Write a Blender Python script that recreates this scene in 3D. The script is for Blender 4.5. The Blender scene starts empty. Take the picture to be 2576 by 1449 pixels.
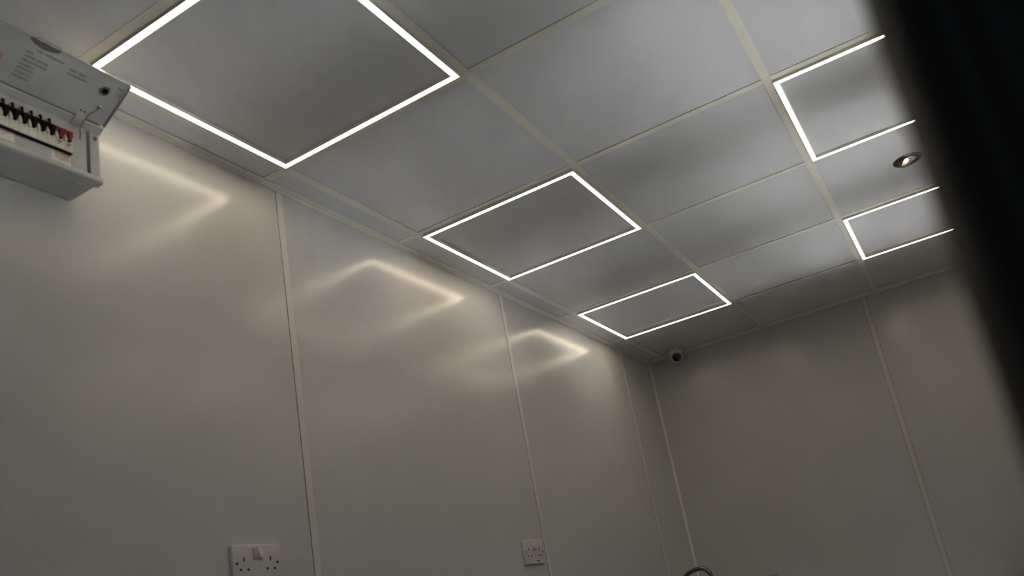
import bpy, bmesh, math, random
from mathutils import Vector, Matrix, Euler
random.seed(7)
SC = bpy.context.scene
COL = SC.collection
H = 2.35                      # ceiling height; geometry below is written with z = 0 at the ceiling face

# ---------------------------------------------------------------- camera
cam_d = bpy.data.cameras.new('camera'); cam = bpy.data.objects.new('camera', cam_d); COL.objects.link(cam)
FPX = 2104.02
cam_d.sensor_width = 36.0; cam_d.lens = 36.0 * FPX / 2576
cam_d.shift_x = -53.15 / 2576; cam_d.shift_y = 192.35 / 2576
cam_d.clip_start = 0.01
RX = (0.8591972, 0.4793277, -0.1789555)
RD = (-0.2892380, 0.1665205, -0.9426624)
RF = (-0.4220444, 0.8616936, 0.2817137)
cam.matrix_world = Matrix(((RX[0], -RD[0], -RF[0], 1.39353), (RX[1], -RD[1], -RF[1], -1.55811),
                           (RX[2], -RD[2], -RF[2], -1.26881 + H), (0, 0, 0, 1)))
cam_d.dof.use_dof = True; cam_d.dof.focus_distance = 2.95; cam_d.dof.aperture_fstop = 3.6
SC.camera = cam

# ---------------------------------------------------------------- world (overcast daylight outside) and exposure
w = bpy.data.worlds.new('world'); SC.world = w; w.use_nodes = True
nt = w.node_tree; bgn = nt.nodes['Background']
tc = nt.nodes.new('ShaderNodeTexCoord'); sep = nt.nodes.new('ShaderNodeSeparateXYZ')
rmp = nt.nodes.new('ShaderNodeValToRGB'); nt.links.new(tc.outputs['Generated'], sep.inputs[0])
mr = nt.nodes.new('ShaderNodeMapRange'); mr.inputs[1].default_value = -0.1; mr.inputs[2].default_value = 1.0
nt.links.new(sep.outputs[2], mr.inputs[0]); nt.links.new(mr.outputs[0], rmp.inputs[0])
rmp.color_ramp.elements[0].color = (0.70, 0.82, 1.0, 1); rmp.color_ramp.elements[1].color = (0.40, 0.60, 1.0, 1)
nt.links.new(rmp.outputs[0], bgn.inputs[0]); bgn.inputs[1].default_value = 0.22
vs = SC.view_settings
SC.display_settings.display_device = 'sRGB'
vs.view_transform = 'Standard'; vs.look = 'None'; vs.exposure = 0.0; vs.gamma = 1.0; vs.use_curve_mapping = False
# sun outside, falling through the added hatch on to the added steel counter below it
sun_d = bpy.data.lights.new('sun', 'SUN'); sun_d.energy = 9.3; sun_d.angle = math.radians(1.0); sun_d.color = (0.96, 0.98, 1.0)
sun = bpy.data.objects.new('sun', sun_d); COL.objects.link(sun)
SUN_DIR = Vector((-0.50, 0.004, -0.87)).normalized()
sun.rotation_euler = SUN_DIR.to_track_quat('-Z', 'Y').to_euler(); sun.location = (6, 0, 8)
SC.cycles.sample_clamp_indirect = 0.0
SC.cycles.blur_glossy = 0.0      # keep the light bounced off the steel counter crisp
LED_STRENGTH = 17.5
LED_COLOR = (1.0, 0.86, 0.63, 1)

# ---------------------------------------------------------------- materials
def mat(name, color, rough=0.5, metal=0.0, spec=0.5, bump=None, emis=None, estr=0.0, mottle=0.0, coat=0.0):
    m = bpy.data.materials.new(name); m.use_nodes = True
    n = m.node_tree.nodes; l = m.node_tree.links; b = n['Principled BSDF']
    b.inputs['Base Color'].default_value = (*color, 1)
    b.inputs['Roughness'].default_value = rough; b.inputs['Metallic'].default_value = metal
    b.inputs['Specular IOR Level'].default_value = spec
    b.inputs['Coat Weight'].default_value = coat
    t = n.new('ShaderNodeTexCoord')
    if mottle:
        nz = n.new('ShaderNodeTexNoise'); nz.inputs['Scale'].default_value = 2.3; nz.inputs['Detail'].default_value = 4
        l.new(t.outputs['Object'], nz.inputs['Vector'])
        mx = n.new('ShaderNodeMix'); mx.data_type = 'RGBA'
        mx.inputs['A'].default_value = tuple(c * (1 - mottle) for c in color) + (1,)
        mx.inputs['B'].default_value = tuple(min(1, c * (1 + mottle)) for c in color) + (1,)
        l.new(nz.outputs[0], mx.inputs['Factor']); l.new(mx.outputs['Result'], b.inputs['Base Color'])
    if bump:
        # list of (scale vector, strength distance in metres, noise scale)
        prev = None
        for sv, dist, sc in bump:
            mp = n.new('ShaderNodeMapping'); mp.inputs['Scale'].default_value = sv
            l.new(t.outputs['Object'], mp.inputs['Vector'])
            nz = n.new('ShaderNodeTexNoise'); nz.inputs['Scale'].default_value = sc; nz.inputs['Detail'].default_value = 1.0
            l.new(mp.outputs[0], nz.inputs['Vector'])
            bp = n.new('ShaderNodeBump'); bp.inputs['Strength'].default_value = 1.0; bp.inputs['Distance'].default_value = dist
            l.new(nz.outputs[0], bp.inputs['Height'])
            if prev: l.new(prev.outputs[0], bp.inputs['Normal'])
            prev = bp
        l.new(prev.outputs[0], b.inputs['Normal'])
    if emis:
        b.inputs['Emission Color'].default_value = emis; b.inputs['Emission Strength'].default_value = estr
    return m

M = {}
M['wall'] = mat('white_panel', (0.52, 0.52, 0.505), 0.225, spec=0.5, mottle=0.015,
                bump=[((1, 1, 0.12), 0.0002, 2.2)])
M['wall_end_dimmed'] = mat('dimmed_end_panel', (0.415, 0.415, 0.405), 0.24, spec=0.5, mottle=0.015,
                    bump=[((1, 1, 0.12), 0.0002, 2.2)])  # white panel copy darkened: dimmer light at the far end put into the colour
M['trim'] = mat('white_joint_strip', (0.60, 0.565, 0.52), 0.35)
M['trim_end_dimmed'] = mat('dimmed_end_joint_strip', (0.47, 0.445, 0.41), 0.35)  # joint strip copy darkened to go with the dimmed end wall
M['tile'] = mat('glossy_ceiling_tile', (0.61, 0.61, 0.62), 0.16, spec=0.6, mottle=0.01,
                bump=[((0.15, 1, 1), 0.0022, 3.0), ((1, 1, 1), 0.0006, 2.0)])
M['grid'] = mat('cream_grid', (0.66, 0.628, 0.535), 0.33)
M['gap'] = mat('dark_void', (0.012, 0.012, 0.012), 0.9)
M['soft_gap'] = mat('joint_shadow_gap', (0.10, 0.10, 0.095), 0.8)
M['floor'] = mat('grey_vinyl_floor', (0.07, 0.07, 0.075), 0.4, mottle=0.1)
M['led'] = mat('led_diffuser', (0.9, 0.9, 0.88), 0.4, emis=LED_COLOR, estr=LED_STRENGTH)
M['alu_white'] = mat('white_fixture_frame', (0.70, 0.69, 0.63), 0.38)
M['black'] = mat('black_powder_coat', (0.014, 0.0125, 0.009), 0.6, spec=0.12)
M['steel'] = mat('stainless_steel', (0.55, 0.55, 0.54), 0.28, metal=1.0)
M['brushed'] = mat('brushed_counter_steel', (0.62, 0.62, 0.62), 0.19, metal=1.0)
_b = M['brushed'].node_tree; _t = _b.nodes.new('ShaderNodeTangent'); _t.direction_type = 'RADIAL'; _t.axis = 'Y'
_p = _b.nodes['Principled BSDF']; _b.links.new(_t.outputs[0], _p.inputs['Tangent']); _p.inputs['Anisotropic'].default_value = 0.0; _p.inputs['Anisotropic Rotation'].default_value = 0.0
M['chrome'] = mat('chrome', (0.55, 0.55, 0.54), 0.07, metal=1.0)
M['dark_chrome'] = mat('dark_chrome', (0.16, 0.16, 0.155), 0.12, metal=1.0)
M['nickel'] = mat('brushed_nickel', (0.17, 0.155, 0.14), 0.3, metal=1.0)
M['steel_white'] = mat('white_painted_steel', (0.37, 0.37, 0.36), 0.3)
M['cabinet_grey'] = mat('grey_cabinet', (0.20, 0.20, 0.21), 0.4)
M['plastic'] = mat('white_plastic', (0.60, 0.56, 0.55), 0.22)
M['cam_white'] = mat('camera_housing', (0.50, 0.49, 0.44), 0.4)
M['cream'] = mat('cream_breaker', (0.50, 0.50, 0.42), 0.4)
M['blk_plastic'] = mat('black_plastic', (0.0015, 0.0015, 0.0015), 0.6, spec=0.08)
M['red_plastic'] = mat('red_plastic', (0.17, 0.006, 0.010), 0.45, spec=0.25)
M['red_ink'] = mat('red_ink', (0.40, 0.09, 0.07), 0.6)
M['pink_ink'] = mat('pale_red_ink', (0.42, 0.20, 0.17), 0.6)
M['ink'] = mat('black_ink', (0.05, 0.05, 0.045), 0.6)
M['grey_ink'] = mat('grey_ink', (0.22, 0.22, 0.21), 0.6)
M['orange'] = mat('orange_plastic', (0.55, 0.13, 0.03), 0.5)
M['sticker'] = mat('paper_sticker', (0.60, 0.58, 0.50), 0.5)
M['glossy_sticker'] = mat('white_sticker', (0.60, 0.56, 0.53), 0.3)
M['wire'] = mat('brown_wire', (0.22, 0.17, 0.10), 0.5)
M['lens'] = mat('black_lens', (0.004, 0.004, 0.004), 0.08)
M['spot'] = mat('spot_lamp_glass', (0.9, 0.85, 0.7), 0.2, emis=(1, 0.80, 0.52, 1), estr=2.2)
M['spot_rim'] = mat('spot_lamp_rim', (0.75, 0.66, 0.52), 0.3, emis=(1, 0.74, 0.45, 1), estr=0.45)
M['asphalt'] = mat('dark_asphalt', (0.02, 0.02, 0.021), 0.8, mottle=0.1)  # unseen asphalt yard, kept dark to limit its bounce light

# ---------------------------------------------------------------- mesh helpers
class MB:
    def __init__(s): s.bm = bmesh.new()
    def _merge(s, b):
        me = bpy.data.meshes.new('tmp'); b.to_mesh(me); b.free(); s.bm.from_mesh(me); bpy.data.meshes.remove(me)
    def box(s, x0, x1, y0, y1, z0, z1, bev=0.0, seg=2, M4=None):
        b = bmesh.new(); bmesh.ops.create_cube(b, size=1)
        for v in b.verts:
            v.co = Vector(((x0 + x1) / 2 + v.co.x * (x1 - x0), (y0 + y1) / 2 + v.co.y * (y1 - y0), (z0 + z1) / 2 + v.co.z * (z1 - z0)))
        if bev: bmesh.ops.bevel(b, geom=b.edges[:], offset=bev, segments=seg, profile=0.5, affect='EDGES')
        if M4: bmesh.ops.transform(b, matrix=M4, verts=b.verts)
        s._merge(b); return s
    def prism(s, pts, a0, a1, axis='y', bev=0.0, M4=None):
        """extrude a closed polygon along an axis; pts are the two other coordinates in order"""
        b = bmesh.new()
        def P(p, a):
            if axis == 'y': return (p[0], a, p[1])
            if axis == 'x': return (a, p[0], p[1])
            return (p[0], p[1], a)
        v0 = [b.verts.new(P(p, a0)) for p in pts]; v1 = [b.verts.new(P(p, a1)) for p in pts]
        b.faces.new(v0); b.faces.new(v1[::-1])
        for i in range(len(pts)):
            j = (i + 1) % len(pts); b.faces.new((v0[j], v0[i], v1[i], v1[j]))
        bmesh.ops.recalc_face_normals(b, faces=b.faces)
        if bev: bmesh.ops.bevel(b, geom=b.edges[:], offset=bev, segments=2, profile=0.5, affect='EDGES')
        if M4: bmesh.ops.transform(b, matrix=M4, verts=b.verts)
        s._merge(b); return s
    def lathe(s, prof, M4=None, n=40, cap=True):
        """profile of (r, z) revolved about z"""
        b = bmesh.new(); rings = []
        for r, z in prof:
            if r < 1e-6: rings.append([b.verts.new((0, 0, z))])
            else: rings.append([b.verts.new((r * math.cos(2 * math.pi * i / n), r * math.sin(2 * math.pi * i / n), z)) for i in range(n)])
        for a, c in zip(rings, rings[1:]):
            for i in range(n):
                j = (i + 1) % n
                if len(a) == 1 and len(c) == 1: continue
                if len(a) == 1: b.faces.new((a[0], c[j], c[i]))
                elif len(c) == 1: b.faces.new((a[i], a[j], c[0]))
                else: b.faces.new((a[i], a[j], c[j], c[i]))
        bmesh.ops.recalc_face_normals(b, faces=b.faces)
        if M4: bmesh.ops.transform(b, matrix=M4, verts=b.verts)
        s._merge(b); return s
    def tube(s, pts, r, n=14, closed=False):
        b = bmesh.new(); pts = [Vector(p) for p in pts]; rings = []
        up = Vector((0, 0, 1)); N = len(pts); prevx = None
        for i, p in enumerate(pts):
            d = (pts[min(i + 1, N - 1)] - pts[max(i - 1, 0)]).normalized()
            if prevx is None:
                xx = d.cross(up)
                if xx.length < 1e-3: xx = d.cross(Vector((1, 0, 0)))
            else: xx = prevx - d * prevx.dot(d)
            xx.normalize(); prevx = xx; yy = d.cross(xx)
            rr = r[i] if isinstance(r, (list, tuple)) else r
            rings.append([b.verts.new(p + (xx * math.cos(2 * math.pi * k / n) + yy * math.sin(2 * math.pi * k / n)) * rr) for k in range(n)])
        for a, c in zip(rings, rings[1:]):
            for k in range(n):
                j = (k + 1) % n; b.faces.new((a[k], a[j], c[j], c[k]))
        b.faces.new(rings[0][::-1]); b.faces.new(rings[-1])
        bmesh.ops.recalc_face_normals(b, faces=b.faces)
        s._merge(b); return s
    def text(s, body, size, M4, align='LEFT', space=1.0, bold=0.0, depth=0.0001):
        cu = bpy.data.curves.new('txt', 'FONT'); cu.body = body; cu.size = size; cu.align_x = align
        cu.space_character = space; cu.offset = bold; cu.extrude = depth
        ob = bpy.data.objects.new('txt', cu); COL.objects.link(ob)
        dg = bpy.context.evaluated_depsgraph_get(); me = bpy.data.meshes.new_from_object(ob.evaluated_get(dg))
        me.transform(M4); s.bm.from_mesh(me); bpy.data.meshes.remove(me); bpy.data.objects.remove(ob); bpy.data.curves.remove(cu)
        return s
    def build(s, name, m, parent=None, smooth=True, origin=None):
        me = bpy.data.meshes.new(name)
        o = bpy.data.objects.new(name, me); COL.objects.link(o)
        off = Vector((0, 0, 0))
        if parent is not None:
            p = parent
            while p is not None: off += p.location; p = p.parent
        elif origin is None:
            vs_ = [v.co for v in s.bm.verts]
            origin = Vector(((min(v.x for v in vs_) + max(v.x for v in vs_)) / 2, (min(v.y for v in vs_) + max(v.y for v in vs_)) / 2, min(v.z for v in vs_)))
        if parent is None: off = Vector(origin); o.location = off
        for v in s.bm.verts: v.co -= off
        s.bm.to_mesh(me); s.bm.free()
        for mm in (m if isinstance(m, list) else [m]): me.materials.append(mm)
        if smooth:
            for p in me.polygons: p.use_smooth = True
            try: me.set_sharp_from_angle(angle=math.radians(32))
            except Exception: pass
        if parent is not None: o.parent = parent
        return o

def tag(o, label=None, cat=None, group=None, kind=None):
    if label: o['label'] = label
    if cat: o['category'] = cat
    if group: o['group'] = group
    if kind: o['kind'] = kind
    return o
def empty(name, loc):
    o = bpy.data.objects.new(name, None); o.location = loc; o.empty_display_size = 0.05; COL.objects.link(o); return o
def struct(o, label, cat):
    return tag(o, label, cat, kind='structure')
def kids(o): return [c for c in bpy.data.objects if c.parent == o]
def copy_tree(o, parent=None):
    c = o.copy(); COL.objects.link(c); c.parent = parent
    for ch in kids(o): copy_tree(ch, c)
    return c
def basis(o, ex, ey, ez):
    return Matrix(((ex[0], ey[0], ez[0], o[0]), (ex[1], ey[1], ez[1], o[1]), (ex[2], ey[2], ez[2], o[2]), (0, 0, 0, 1)))

# ---------------------------------------------------------------- room shell
XL, XR, YE, YN = -0.096, 1.896, 3.0, -1.30
ZF = -H
t = 0.012
struct(MB().box(XL - 0.12, XR + 0.12, YN - 0.12, YE + 0.12, ZF - 0.08, ZF).build('floor', M['floor'], smooth=False), 'grey vinyl floor of the cabin', 'floor')
struct(MB().box(XL - 0.10, XL, YN - 0.10, YE, ZF, 0.05).build('wall_left', M['wall'], smooth=False), 'glossy white panelled wall on the left', 'wall')
struct(MB().box(XL - 0.10, XR + 0.10, YE, YE + 0.10, ZF, 0.05).build('wall_back', M['wall_end_dimmed'], smooth=False), 'plain white panelled wall at the far end', 'wall')
# right wall with an unseen hatch added to let the sun in
HY0, HY1, HZ0, HZ1 = -0.95, 2.36, -1.49, -0.69
wr = MB()
wr.box(XR, XR + 0.10, YN - 0.10, HY0, ZF, 0.05).box(XR, XR + 0.10, HY1, YE, ZF, 0.05)
wr.box(XR, XR + 0.10, HY0, HY1, ZF, HZ0).box(XR, XR + 0.10, HY0, HY1, HZ1, 0.05)
struct(wr.build('wall_right', M['wall'], smooth=False), 'white wall on the right, with a hatch added to let sun in', 'wall')
# wall with the doorway the photograph is taken through
DX0, DX1, DZ = 0.50, 1.4056, -0.22
wf = MB()
wf.box(XL, DX0 - 0.05, YN - 0.10, YN, ZF, 0.05).box(DX1 + 0.06, XR, YN - 0.10, YN, ZF, 0.05).box(DX0 - 0.05, DX1 + 0.06, YN - 0.10, YN, DZ + 0.05, 0.05)
struct(wf.build('wall_front', M['wall'], smooth=False), 'wall around the open doorway', 'wall')

# suspended ceiling: recessed glossy tiles between a cream grid
ceil = MB()
ceil.box(XL - 0.1, XR + 0.1, YN - 0.1, YE + 0.1, 0.05, 0.09)
ceil_o = struct(ceil.build('ceiling', M['gap'], smooth=False), 'suspended ceiling of glossy grey white tiles', 'ceiling')
def tile(mb, x0, x1, y0, y1, tilt):
    """slightly bowed thin tile, lower face about 2 mm above the grid face"""
    nx = 10; ny = 10; b = bmesh.new(); z0 = 0.0022
    vs_ = [[None] * (ny + 1) for _ in range(nx + 1)]
    for i in range(nx + 1):
        for j in range(ny + 1):
            u = i / nx; v = j / ny
            sag = -0.0012 * math.sin(math.pi * u) * math.sin(math.pi * v) * tilt[2]
            vs_[i][j] = b.verts.new((x0 + (x1 - x0) * u, y0 + (y1 - y0) * v, z0 + sag + tilt[0] * (u - 0.5) + tilt[1] * (v - 0.5)))
    for i in range(nx):
        for j in range(ny):
            b.faces.new((vs_[i][j], vs_[i][j + 1], vs_[i + 1][j + 1], vs_[i + 1][j]))
    mb._merge(b)
Xs = [-0.092, 0.0, 0.6, 1.2, 1.8, 1.892]
Ys = [-1.298, -1.2, -0.6, 0.0, 0.6, 1.2, 1.8, 2.4, 2.996]
tm = MB()
g = 0.0045
for i in range(5):
    for j in range(8):
        tl = (random.uniform(-0.0012, 0.0012), random.uniform(-0.0012, 0.0012), random.uniform(0.4, 1.2))
        tile(tm, Xs[i] + g, Xs[i + 1] - g, Ys[j] + g, Ys[j + 1] - g, tl)
tiles_o = tm.build('ceiling_tiles', M['tile'], parent=ceil_o)
gm = MB()
for x in Xs[1:-1]: gm.box(x - t, x + t, -1.276, 2.943, 0.0, 0.0006)
for j, y in enumerate(Ys[1:-1]):
    for i in range(5):
        xa = Xs[i] + t if i else XL + 0.023; xb = Xs[i + 1] - t if i < 4 else XR - 0.023
        gm.box(xa, xb, y - t, y + t, 0.00005, 0.0007)
gm_o = gm.build('ceiling_grid', M['grid'], parent=ceil_o, smooth=False)
# perimeter angle trims
def trim(n, mb, m, label):
    return struct(mb.build('trim_%d' % n, m, smooth=False), label, 'trim')
# left: joint in the flange near y = -0.06
mb = MB().box(XL, XL + 0.0232, -1.30, -0.0695, -0.0004, 0.0003).box(XL, XL + 0.0236, -0.0683, 2.943, -0.0006, 0.0003)
mb.box(XL, XL + 0.003, -1.30, 3.0, -0.0045, 0.001)
trim(1, mb, M['grid'], 'cream edge angle along the top of the left wall')
mb = MB().box(XL, XR, 2.943, 2.972, -0.0006, 0.0003).box(XL, XR, 2.971, 3.0, -0.0022, 0.0003).box(XL, XR, 2.997, 3.0, -0.006, 0.001)
trim(2, mb, M['grid'], 'cream edge angle along the top of the end wall')
mb = MB().box(XR - 0.0232, XR, -1.30, 2.972, -0.0006, 0.0016)
trim(3, mb, M['grid'], 'cream edge angle along the top of the right wall')
mb = MB().box(XL, XR, -1.30, -1.277, -0.0006, 0.0016)
trim(4, mb, M['grid'], 'cream edge angle over the doorway wall')
# vertical joint strips
n = 5
for yc, lab in ((0.0665, 'wide pale joint strip on the left wall, nearest of its three strips'),
                (1.298, 'pale joint strip on the left wall beside the small square socket'),
                (2.553, 'pale joint strip on the left wall close to the far corner')):
    mb = MB().box(XL, XL + 0.0016, yc - 0.0115, yc + 0.0115, ZF, -0.0046, 0.0005)
    o = trim(n, mb, M['trim'], lab)
    MB().box(XL, XL + 0.0005, yc - 0.0126, yc - 0.0114, ZF, -0.0046).build('joint_gap', M['soft_gap'], parent=o, smooth=False)
    n += 1
mb = MB().box(1.1165, 1.1405, YE - 0.0016, YE, ZF, -0.008, 0.0005)
o = trim(n, mb, M['trim_end_dimmed'], 'pale vertical joint strip on the end wall'); n += 1
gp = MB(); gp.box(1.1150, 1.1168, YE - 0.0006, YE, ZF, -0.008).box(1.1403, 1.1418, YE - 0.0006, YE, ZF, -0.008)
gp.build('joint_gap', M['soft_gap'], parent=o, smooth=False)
mb = MB().prism([(XL, YE), (XL + 0.011, YE), (XL + 0.0045, YE - 0.0045), (XL, YE - 0.011)], ZF, -0.004, 'z')
trim(n, mb, M['trim'], 'slim pale corner strip between left wall and end wall'); n += 1

# ---------------------------------------------------------------- doorway frame (out of focus beside the camera)
dm = MB()
y0, y1 = -1.338, -1.298
prof = [(1.4043, y1), (1.4043, -1.304), (1.4062, -1.332), (1.4080, y0), (1.4135, y0), (1.4135, -1.331), (1.4165, -1.331), (1.4165, y0),
        (1.4230, y0), (1.4230, -1.331), (1.4255, -1.331), (1.4255, y0), (1.475, y0), (1.475, y1)]
dm.prism(prof, ZF, DZ + 0.05, 'z')
dm.box(DX0 - 0.05, DX0, y0, y1, ZF, DZ + 0.05, 0.003)
dm.box(DX0 - 0.05, 1.475, y0, y1, DZ, DZ + 0.05, 0.003)
struct(dm.build('door_1', M['black'], smooth=False), 'black blurred frame of the open doorway at the right edge', 'door frame')
# frame of the added hatch
hm = MB()
for a in (HY0, HY1 - 0.03): hm.box(XR - 0.004, XR + 0.104, a, a + 0.03, HZ0, HZ1, 0.002)
hm.box(XR - 0.004, XR + 0.104, HY0, HY1, HZ0, HZ0 + 0.03, 0.002).box(XR - 0.004, XR + 0.104, HY0, HY1, HZ1 - 0.03, HZ1, 0.002)
struct(hm.build('added_hatch_1', M['steel'], smooth=False), 'steel frame of the unseen hatch added to let sun in', 'window')
tag(MB().box(-6, 9, -9, 9, ZF - 0.30, ZF - 0.08).build('ground', M['asphalt'], smooth=False), 'concrete yard outside the cabin', 'ground', kind='structure')

# ---------------------------------------------------------------- LED frame lights
def ring(mb, a, b_, z0, z1):
    """square ring between half sizes a (outer) and b_ (inner), box walls"""
    mb.box(-a, a, -a, -b_, z0, z1); mb.box(-a, a, b_, a, z0, z1); mb.box(-a, -b_, -b_, b_, z0, z1); mb.box(b_, a, -b_, b_, z0, z1)
A_, B_ = 0.2864, 0.2724
def make_light():
    root = empty('led_frame_light', (0, 0, 0))
    f = MB(); ring(f, A_, B_, -0.0088, 0.004)
    f.build('frame', M['alu_white'], root, smooth=False)
    d = MB(); ring(d, A_ - 0.0003, B_ + 0.0003, -0.00905, -0.0087)
    d.build('diffuser', M['led'], root, smooth=False)
    return root
L = make_light()
spots = [((0.3, -0.3), 'large glowing square ceiling light cut off by the top edge, above the fuse box'),
         ((0.3, 0.9), 'complete glowing square ceiling light in the middle, second from the fuse box'),
         ((0.3, 2.1), 'smallest complete glowing square ceiling light, nearest the security camera'),
         ((1.5, 0.9), 'glowing square ceiling light above the round downlight, half hidden by the black frame'),
         ((1.5, 2.1), 'glowing square ceiling light below the round downlight, half hidden by the black frame'),
         ((1.5, -0.3), 'square ceiling light over the doorway side, outside the picture')]
for i, ((x, y), lab) in enumerate(spots):
    o = L if i == 0 else copy_tree(L)
    o.location = (x, y, 0); tag(o, lab, 'ceiling light', 'square LED frame ceiling lights')

# ---------------------------------------------------------------- round downlight
DLP = Vector((1.491, 1.482, 0.0))
root = tag(empty('downlight', DLP), 'small round brushed nickel tilting downlight with a warm lamp', 'ceiling light')
T = Matrix.Translation(DLP)
MB().lathe([(0.031, 0.002), (0.0315, -0.003), (0.036, -0.0048), (0.044, -0.0042), (0.0482, -0.0018), (0.0486, 0.002)], T, 56).build('trim_ring', M['nickel'], root)
G = T @ Matrix.Translation((0.0, 0.0, -0.0005)) @ Euler((math.radians(-6), math.radians(-27), 0)).to_matrix().to_4x4()
gim = MB().lathe([(0.0305, 0.010), (0.0308, -0.002), (0.0285, -0.004), (0.0262, -0.0030), (0.0255, 0.004), (0.0255, 0.012)], G, 48).build('gimbal', M['nickel'], root)
MB().lathe([(0.0258, 0.005), (0.0225, 0.002), (0.0180, 0.003), (0.0135, 0.0035)], G, 40).build('lamp_rim', M['spot_rim'], root)
MB().lathe([(0.0135, 0.003), (0.009, 0.0), (0.0001, -0.0015), (0, -0.0015)], G, 32).build('lamp_lens', M['spot'], root)
sl = bpy.data.lights.new('downlight_beam', 'SPOT'); sl.energy = 5; sl.color = (1, 0.8, 0.55); sl.spot_size = math.radians(60); sl.spot_blend = 0.6; sl.shadow_soft_size = 0.02
so = bpy.data.objects.new('downlight_beam', sl); COL.objects.link(so); so.parent = root; so.location = (0, -0.005, -0.025); so.rotation_euler = (math.radians(-6), math.radians(-27), 0)

# ---------------------------------------------------------------- security camera
CP = Vector((0.107, 2.885, 0.0))
root = tag(empty('security_camera', CP), 'white turret security camera with a black lens in the far corner of the ceiling', 'security camera')
T = Matrix.Translation(CP)
MB().lathe([(0.0, 0.0), (0.043, 0.0), (0.0435, -0.010), (0.0425, -0.0125), (0.0395, -0.013), (0, -0.013)], T, 48).build('base', M['cam_white'], root)
MB().lathe([(0.0, -0.0125), (0.0395, -0.0125), (0.0392, -0.020), (0.0375, -0.028), (0.034, -0.031), (0, -0.031)], T, 48).build('collar', M['cam_white'], root)
dirv = Vector((0.42, -0.86, -0.32)).normalized()
q_ = dirv.to_track_quat('Z', 'Y').to_matrix().to_4x4()
S = Matrix.Translation(CP + Vector((0.002, -0.004, -0.0450))) @ q_
pf = [(0.0, -0.034)] + [(0.0345 * math.sin(a), -0.0345 * math.cos(a)) for a in [math.pi * k / 24 for k in range(2, 17)]] + [(0.0275, 0.0245), (0.0262, 0.0245), (0.0255, 0.0215), (0.0, 0.0215)]
hd = MB().lathe(pf, S, 48).build('eyeball', M['cam_white'], root)
MB().lathe([(0, 0.0250), (0.012, 0.0247), (0.0205, 0.0238), (0.0253, 0.0222), (0.0255, 0.021)], S, 48).build('lens', M['lens'], hd)
for a in (200, 285, 330):
    sc_ = MB()
    p = CP + Vector((0.0432 * math.cos(math.radians(a)), 0.0432 * math.sin(math.radians(a)), -0.0065))
    sc_.lathe([(0, 0.0018), (0.0026, 0.0016), (0.0028, -0.001), (0, -0.001)], Matrix.Translation(p) @ Vector((math.cos(math.radians(a)), math.sin(math.radians(a)), 0)).to_track_quat('Z', 'Y').to_matrix().to_4x4(), 14)
    sc_.build('screw_hole', M['blk_plastic'], root)

# ---------------------------------------------------------------- double sockets
def socket(loc, rockers, label, sticker, scale=1.0):
    """faceplate on the left wall, facing +x; loc = centre on wall surface"""
    x, y, z = loc
    root = tag(empty('double_socket', (x, y, z - 0.043)), label, 'socket', 'white double wall sockets')
    W2, H2, D = 0.0725, 0.043, 0.0098
    pl = MB().box(x, x + D, y - W2, y + W2, z - H2, z + H2, 0.0022, 3)
    plate = pl.build('faceplate', M['plastic'], root)
    def slot(mb, yy, zz, w_, h_): mb.box(x + D - 0.002, x + D + 0.00012, y + yy - w_ / 2, y + yy + w_ / 2, z + zz - h_ / 2, z + zz + h_ / 2)
    for s in (-1, 1):
        so_ = MB(); cy = s * 0.0398
        slot(so_, cy, 0.0098, 0.0044, 0.0095)
        slot(so_, cy - 0.0113, -0.0126, 0.0068, 0.0052); slot(so_, cy + 0.0113, -0.0126, 0.0068, 0.0052)
        so_.build('socket_outlet', M['gap'], root, smooth=False)
        fx = MB().lathe([(0, 0.0002), (0.0034, 0.0002), (0.0036, -0.001), (0, -0.001)], Matrix.Translation((x + D, y + s * 0.0605, z + 0.0012)) @ Euler((0, math.pi / 2, 0)).to_matrix().to_4x4(), 20)
        fx.build('screw_hole', M['gap'], root)
    for s, on in zip((-1, 1), rockers):
        cy = y + 0.0012 + s * 0.0078; a = math.radians(14 if on else -14)
        R_ = Matrix.Translation((x + D + 0.0015, cy, z + 0.0225)) @ Euler((0, -a, 0)).to_matrix().to_4x4()
        r_ = MB().box(-0.0045, 0.0035, -0.0056, 0.0056, -0.0125, 0.0125, 0.0012, 2, R_).build('rocker_switch', M['plastic'], root)
        if not on:
            MB().box(0.0005, 0.0032, -0.0034, 0.0034, 0.0120, 0.0129, 0, 1, R_).build('red_marker', M['red_plastic'], r_, smooth=False)
    if sticker:
        st = MB().box(x + D - 0.0003, x + D + 0.0002, y - 0.018, y + 0.056, z - 0.0400, z - 0.0260).build('sticker', M['sticker'], root, smooth=False)
        tx = MB().text('WHITE', 0.0085, basis((x + D + 0.0003, y + 0.003, z - 0.0358), (0, 1, 0), (0, 0, 1), (1, 0, 0)), bold=0.0002)
        tx.build('sticker_text', M['ink'], st, smooth=False)
    return root
socket((XL, -0.1360, -1.0460), (False, True), 'larger white double socket on the left wall, cut off by the bottom edge', False)
socket((XL, 1.1860, -1.0550), (True, True), 'smaller white double socket with a paper sticker, touching the second joint strip', True)

# ---------------------------------------------------------------- consumer unit (fuse box)
BY1, BY0 = -0.557, -0.960
CB = Vector((XL, (BY0 + BY1) / 2, -0.270))
cu_ = tag(empty('fuse_box', CB), 'white metal fuse box with its flap propped open, at the left edge under the ceiling', 'fuse box')
body = MB()
body.box(XL, -0.014, BY0, BY1, -0.2690, -0.030, 0.004, 3)
cas = body.build('casing', M['steel_white'], cu_)
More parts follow.
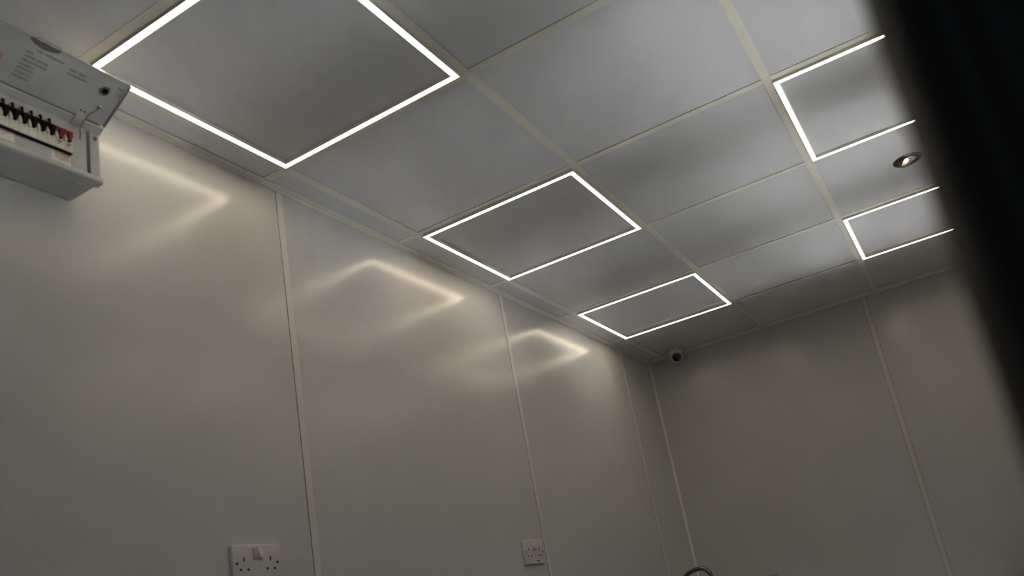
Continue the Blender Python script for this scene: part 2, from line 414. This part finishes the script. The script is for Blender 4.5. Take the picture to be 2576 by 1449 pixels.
# knockout rings pressed into the underside
ko = MB()
for yy in (-0.625, -0.675, -0.725, -0.78):
    ko.lathe([(0.0135, 0.0004), (0.0140, -0.0005), (0.0148, -0.0005), (0.0153, 0.0004)], Matrix.Translation((-0.052, yy, -0.2690)), 36)
ko.box(-0.088, -0.0215, BY0 + 0.02, -0.5715, -0.2694, -0.2688)
ko.build('knockouts', M['steel_white'], cas)
# front plate: face, right column, groove, ledge and bottom lip
fp = MB()
fp.box(-0.016, 0.0005, BY0, -0.5868, -0.2560, -0.1500, 0.0006)
fp.box(-0.016, 0.0005, -0.5778, BY1 + 0.0005, -0.2560, -0.1400, 0.0008)
fp.box(-0.016, -0.0105, -0.588, -0.577, -0.256, -0.140)
fp.prism([(-0.016, -0.258), (0.0005, -0.2535), (0.0040, -0.2555), (0.0046, -0.2660), (0.0010, -0.2695), (-0.016, -0.2705)], BY0, BY1 + 0.004, 'y', 0.0010)
fp.prism([(-0.016, -0.1320), (0.0120, -0.1375), (0.0140, -0.1390), (0.0140, -0.1432), (0.0125, -0.1440), (0.0004, -0.1510), (-0.016, -0.1530)], BY0, BY1 + 0.002, 'y', 0.0006)
fp.box(-0.016, 0.002, BY0, BY1, -0.136, -0.034, 0.002)
face = fp.build('front_plate', M['steel_white'], cu_)
# open flap
h0 = Vector((0.0135, 0, -0.1365)); e = Vector((0.0865, 0, 0.0510)).normalized(); LEN = 0.1075
nn = Vector((e.z, 0, -e.x))                       # points down and out, towards the viewer
FM = basis(h0, e, (0, 1, 0), (e.cross(Vector((0, 1, 0)))))
ez = e.cross(Vector((0, 1, 0)))                    # upward normal
cv = MB()
cv.box(0, LEN, BY0, BY1 + 0.001, 0.0005, 0.0018, 0.0004, 2, FM)
cv.box(0.0, LEN, BY1 + 0.0004, BY1 + 0.0018, -0.0065, 0.0018, 0.0004, 2, FM)
cv.box(0.0, LEN, BY0, BY0 + 0.002, 0.0, 0.0075, 0.0005, 2, FM)
cv.box(LEN - 0.001, LEN + 0.001, BY0, -0.760, -0.001, 0.0055, 0.0004, 2, FM)
cv.box(LEN - 0.001, LEN + 0.001, -0.706, BY1 + 0.0014, -0.001, 0.0055, 0.0004, 2, FM)
flap = cv.build('flap', M['steel_white'], cu_)
def FT(s, y, d=0.0): return h0 + e * s + Vector((0, y, 0)) - ez * d
MB().box(-0.0012, 0.0008, BY0 + 0.004, BY1 - 0.006, -0.0004, 0.0008, 0, 1, FM).build('hinge_shade_strip', M['gap'], flap, smooth=False)  # dark strip added for the shade between flap and ledge
# finger recess and clear pull on the flap edge
fr = MB(); fr.prism([(0.1015, -0.762), (0.0965, -0.752), (0.0935, -0.735), (0.0960, -0.716), (0.1010, -0.706), (0.1066, -0.704), (0.1066, -0.764)], -0.0004, 0.001, 'z', 0, FM)
fr.build('finger_recess', mat('recess_shade_grey', (0.10, 0.10, 0.09), 0.5), flap, smooth=False)  # flat plate; the shade of the recess is put into its dark colour
pu = MB(); pu.tube([FT(0.107, -0.755), FT(0.1115, -0.750), FT(0.1120, -0.730), FT(0.1115, -0.710), FT(0.107, -0.705)], 0.0009, 8)
pu.build('pull', M['grey_ink'], flap)
# printed text on the flap
XM = lambda s, y: basis(FT(s, y, -0.0003 if False else -0.0003 + 0.0006), (0, 1, 0), tuple(e), tuple(-ez))
tx = MB()
tx.text('FUSE  DISTRIBUTION', 0.0058, XM(0.0850, -0.7420), bold=0.0001)
for body_, s, y in (('RCD', 0.0750, -0.7560), ('WATER HEATER', 0.0665, -0.7560), ('GRILLE SOCKETS', 0.0575, -0.7565), ('SOCKETS 1', 0.0480, -0.7565), ('SOCKETS 2', 0.0395, -0.7570), ('SOCKETS 3', 0.0305, -0.7570), ('SOCKETS 4', 0.0215, -0.7575),
                    ('LEDS  LIGHT', 0.0800, -0.6740), ('FLUORESCENT', 0.0710, -0.6740)):
    tx.text(body_, 0.0062, XM(s, y), bold=0.0001, space=1.0)
tx.build('printed_text', M['ink'], flap, smooth=False)
lg = MB(); lg.box(0.0885, 0.0925, -0.575, -0.5595, -0.0003, 0.0003, 0, 1, FM); lg.box(0.0700, 0.0925, -0.5615, -0.5600, -0.0003, 0.0003, 0, 1, FM)
lg.lathe([(0.0042, 0.0003), (0.0042, -0.0003), (0.0052, -0.0003), (0.0052, 0.0003)], FM @ Matrix.Translation((0.080, -0.568, 0)), 20)
lg.build('corner_mark', M['grey_ink'], flap, smooth=False)
rs = MB().box(0.034, 0.052, -0.828, -0.786, -0.0004, 0.0003, 0, 1, FM); rs.build('warning_label', M['pink_ink'], flap, smooth=False)
# hexagon lock nut
def facing(p, d): return Matrix.Translation(p) @ (-ez).to_track_quat('Z', 'Y').to_matrix().to_4x4()
nt_ = MB().lathe([(0, 0.0030), (0.0108, 0.0030), (0.0122, 0.0022), (0.0125, -0.0005), (0, -0.0005)], facing(FT(0.0745, -0.5955), 0), 6).build('lock_nut', M['steel'], flap, smooth=False)
MB().lathe([(0, 0.0050), (0.0062, 0.0050), (0.0072, 0.0042), (0.0072, 0.002), (0, 0.002)], facing(FT(0.0745, -0.5955), 0), 24).build('lock_barrel', M['dark_chrome'], nt_)
MB().box(-0.0034, 0.0034, -0.0034, 0.0034, 0.0046, 0.0053, 0, 1, facing(FT(0.0745, -0.5955), 0)).build('lock_slot', M['blk_plastic'], nt_, smooth=False)
MB().lathe([(0, 0.004), (0.0034, 0.004), (0.0050, 0.002), (0.0052, 0), (0, 0)], facing(FT(0.0360, -0.5840), 0), 16).build('earth_screw', M['steel'], flap)
# hinge strap with rivets
hs = MB()
sp = [(0.0265, -0.1305), (0.0235, -0.1345), (0.0215, -0.1390), (0.0175, -0.1440), (0.0110, -0.1495), (0.0020, -0.1530)]
for a, b_ in zip(sp, sp[1:]):
    hs.prism([(a[0], a[1]), (b_[0], b_[1]), (b_[0] + 0.0010, b_[1] - 0.0008), (a[0] + 0.0010, a[1] - 0.0008)], -0.6205, -0.6000, 'y')
hst = hs.build('hinge_strap', M['steel_white'], cu_)
rv = MB()
for yy in (-0.6145, -0.6065): rv.lathe([(0, 0.0015), (0.0020, 0.001), (0.0025, 0), (0, 0)], facing(FT(0.0145, yy, 0.0026), 0), 12)
rv.build('rivets', M['chrome'], hst)
# earth wire from the flap to the face
ws = FT(0.0360, -0.5845, 0.003)
pts = [ws, FT(0.028, -0.5900, 0.006), Vector((0.028, -0.5985, -0.1370)), Vector((0.014, -0.6060, -0.1600)), Vector((0.008, -0.6035, -0.1720)), Vector((0.003, -0.6000, -0.1790))]
fine = []
for i in range(len(pts) - 1):
    p0 = pts[max(i - 1, 0)]; p1 = pts[i]; p2 = pts[i + 1]; p3 = pts[min(i + 2, len(pts) - 1)]
    for k in range(6):
        u = k / 6; fine.append(0.5 * ((2 * p1) + (-p0 + p2) * u + (2 * p0 - 5 * p1 + 4 * p2 - p3) * u * u + (-p0 + 3 * p1 - 3 * p2 + p3) * u ** 3))
fine.append(pts[-1])
MB().tube(fine, 0.0014, 10).build('earth_wire', M['wire'], cu_)
MB().lathe([(0, 0.003), (0.0022, 0.0028), (0.0030, 0), (0, 0)], Matrix.Translation((0.0005, -0.5985, -0.1795)) @ Euler((0, math.pi / 2, 0)).to_matrix().to_4x4(), 14).build('earth_screw', M['steel'], cu_)
MB().lathe([(0, 0.0035), (0.0032, 0.0030), (0.0048, 0.0008), (0.0050, 0), (0, 0)], Matrix.Translation((0.0005, -0.5660, -0.1640)) @ Euler((0, math.pi / 2, 0)).to_matrix().to_4x4(), 20).build('cover_screw', M['chrome'], cu_)
# breakers: cream body, black toggle, orange indicator
YR = -0.6215
def module(y1, red=False):
    y0_ = y1 - 0.0178
    nm = 'main_switch' if red else 'circuit_breaker'
    b = MB(); b.box(-0.004, 0.0095, y0_, y1, -0.2275, -0.2060, 0.0005)
    b.prism([(y0_, -0.207), (y0_ + 0.0058, -0.207), (y0_ + 0.0058, -0.1990), (y0_ + 0.0032, -0.1935), (y0_ + 0.0008, -0.1905), (y0_, -0.1920)], -0.004, 0.0110, 'x')
    b.prism([(y1, -0.207), (y1 - 0.0042, -0.207), (y1 - 0.0042, -0.1985), (y1 - 0.0010, -0.1965), (y1, -0.1965)], -0.004, 0.0085, 'x')
    mod = b.build(nm, M['cream'], cu_, smooth=False)
    dk = M['red_plastic'] if red else M['blk_plastic']
    tg = MB(); tg.box(-0.004, 0.0070, y0_ - 0.0001, y1 + 0.0001, -0.2070, -0.1800, 0)
    tg.box(0.004, 0.0115, y0_ - 0.0001, y1 + 0.0001, -0.1915, -0.1800, 0.0006)
    tg.box(0.006, 0.0150, y0_ + 0.0062, y1 - 0.0048, -0.2050, -0.1850, 0.0010)
    tg.build('toggle', dk, mod, smooth=False)
    if not red:
        MB().prism([(y0_ + 0.0060, -0.1805), (y0_ + 0.0072, -0.1725), (y0_ + 0.0050, -0.1680), (y0_ + 0.0098, -0.1668), (y0_ + 0.0106, -0.1805)], 0.004, 0.0080, 'x').build('test_button', M['blk_plastic'], mod, smooth=False)
        MB().lathe([(0, 0.0060), (0.0020, 0.0054), (0.0034, 0.0010), (0.0034, 0), (0, 0)], Matrix.Translation((0.0075, y0_ + 0.0010, -0.1802)), 14).build('indicator', M['orange'], mod)
        MB().box(0.0090, 0.00965, y0_ + 0.0085, y0_ + 0.0135, -0.2115, -0.2098).build('marking', M['grey_ink'], mod, smooth=False)
    else:
        MB().box(0.0090, 0.00975, y0_ + 0.0040, y0_ + 0.0135, -0.2125, -0.2100).build('marking', M['red_plastic'], mod, smooth=False)
        MB().box(0.0090, 0.00965, y0_ + 0.0040, y0_ + 0.0090, -0.2185, -0.2140).build('marking', M['grey_ink'], mod, smooth=False)
for k in range(2): module(YR - 0.018 * k, True)
for k in range(2, 13): module(YR - 0.018 * k)
MB().box(-0.003, 0.0080, YR - 0.018 * 13, YR, -0.2295, -0.2272).build('breaker_rail', M['blk_plastic'], cu_, smooth=False)
# labels on the face
lb = MB().box(0.0003, 0.0008, -0.6600, -0.6210, -0.2530, -0.2260).build('warning_label', M['glossy_sticker'], cu_, smooth=False)
RT = lambda y, z: basis((0.0009, y, z), (0, 1, 0), (0, 0, 1), (1, 0, 0))
MB().text('MAIN SWITCH', 0.0052, RT(-0.6565, -0.2345), bold=0.00015).build('label_text', M['red_ink'], lb, smooth=False)
t2 = MB()
for i, s in enumerate(('TURN OFF BEFORE', 'REMOVING COVER', 'OR WORKING ON UNIT')): t2.text(s, 0.0034, RT(-0.6540, -0.2385 - 0.0038 * i), bold=0.0001)
t2.build('label_text', M['pink_ink'], lb, smooth=False)
lb2 = MB().box(0.0003, 0.0008, -0.7830, -0.7330, -0.2500, -0.2290).build('paper_label', M['glossy_sticker'], cu_, smooth=False)
t3 = MB(); t3.text('10 WAY', 0.0050, RT(-0.7600, -0.2360)); t3.text('230V', 0.0045, RT(-0.7600, -0.2420)); t3.build('label_text', M['grey_ink'], lb2, smooth=False)

# ---------------------------------------------------------------- unseen counter added to bounce sun on to the ceiling
sct = MB()
WV, AM = 0.0608, 0.0021        # ribs added to spread the bounced sun sideways
for a, b_ in ((-0.95, -0.25), (0.02, 0.67), (0.90, 1.51), (1.70, 2.33)):  # gaps left between sections to make darker bands on the ceiling
    top = [(1.35 + (XR - 0.002 - 1.35) * k / 144, -1.5235 + AM * math.cos(2 * math.pi * ((XR - 0.002 - 1.35) * k / 144) / WV)) for k in range(145)]
    sct.prism(top + [(XR - 0.002, -1.555), (1.35, -1.555)], a, b_, 'y')
tag(sct.build('sun_bounce_counter', M['brushed']), 'unseen steel counter in four sections, added to bounce sun on to the ceiling', 'counter')
scb = MB().box(1.38, XR - 0.004, -0.93, 2.33, ZF, -1.557, 0.003)  # added with the counter, kept black so it bounces little sun
tag(scb.build('added_counter_cabinet', M['black']), 'unseen black cabinet carrying the added counter', 'cabinet')
# ---------------------------------------------------------------- sink run under the end wall (its taps just reach the picture)
ZC = -1.52
ct = MB(); ct.box(XL + 0.002, 1.34, 2.42, YE - 0.002, ZC - 0.035, ZC, 0.003)
tag(ct.build('worktop', M['steel']), 'stainless worktop under the taps along the end wall', 'worktop')
cb = empty('sink_cabinet', (0.72, 2.72, ZF)); tag(cb, 'grey base cabinet under the worktop at the end wall', 'cabinet')
MB().box(XL + 0.004, 1.33, 2.46, YE - 0.004, ZF + 0.10, ZC - 0.036, 0.002).build('carcass', M['cabinet_grey'], cb)
MB().box(XL + 0.004, 1.33, 2.50, YE - 0.02, ZF, ZF + 0.10).build('plinth', M['black'], cb, smooth=False)
for k in range(3):
    dr = MB().box(XL + 0.01 + k * 0.54, XL + 0.54 + k * 0.54, 2.442, 2.459, ZF + 0.12, ZC - 0.05, 0.002).build('door', M['cabinet_grey'], cb)
    MB().box(XL + 0.46 + k * 0.54, XL + 0.475 + k * 0.54, 2.425, 2.441, ZC - 0.20, ZC - 0.08, 0.003).build('handle', M['steel'], dr)
def tap(base, apex, top_z, left, right, rad, lab, m):
    """base (x, y); apex x of the arch; left = run from riser to apex, right = run from apex to outlet"""
    bx, by = base; root = tag(empty('gooseneck_tap', (bx, by, ZC)), lab, 'tap')
    st = MB().lathe([(0, 0), (0.026, 0), (0.026, 0.006), (0.020, 0.012), (0.019, 0.060), (0.0135, 0.066), (0, 0.066)], Matrix.Translation((bx, by, ZC)), 32)
    st.build('tap_body', m, root)
    zc = top_z - rad; pts = [(bx, by, ZC + 0.06)]; hl = left * 0.92; hr = right * 1.05
    z = ZC + 0.08
    while z < zc - hl: pts.append((bx, by, z)); z += 0.02
    for k in range(0, 19):
        a = math.radians(180 - 90 * k / 18); pts.append((apex + left * math.cos(a), by, zc - hl + hl * math.sin(a)))
    for k in range(1, 17):
        a = math.radians(90 - 96 * k / 16); pts.append((apex + right * math.cos(a), by, zc - hr + hr * math.sin(a)))
    last = Vector(pts[-1]); d = (last - Vector(pts[-2])).normalized()
    MB().tube(pts, rad, 20).build('spout', m, root)
    MB().tube([last - d * 0.002, last + d * 0.002, last + d * 0.004, last + d * 0.020], [rad * 0.9, rad * 0.9, rad * 1.10, rad * 1.08], 20).build('aerator', m, root)
    MB().tube([(bx, by - 0.015, ZC + 0.045), (bx, by - 0.045, ZC + 0.050), (bx + 0.004, by - 0.085, ZC + 0.062)], [0.009, 0.006, 0.0045], 12).build('lever', m, root)
tap((-0.050, 2.52), 0.078, -1.1925, 0.128, 0.050, 0.0105, 'dark chrome gooseneck tap whose arched spout pokes up at the bottom edge', M['dark_chrome'])
tap((0.330, 2.52), 0.412, -1.2935, 0.082, 0.040, 0.0095, 'second lower tap to the right, only the top of its spout at the bottom edge', M['dark_chrome'])

# ---------------------------------------------------------------- lift everything so that the floor is at z = 0
for o in bpy.data.objects:
    if o.parent is None and o is not cam: o.location.z += H
bpy.context.view_layer.update()
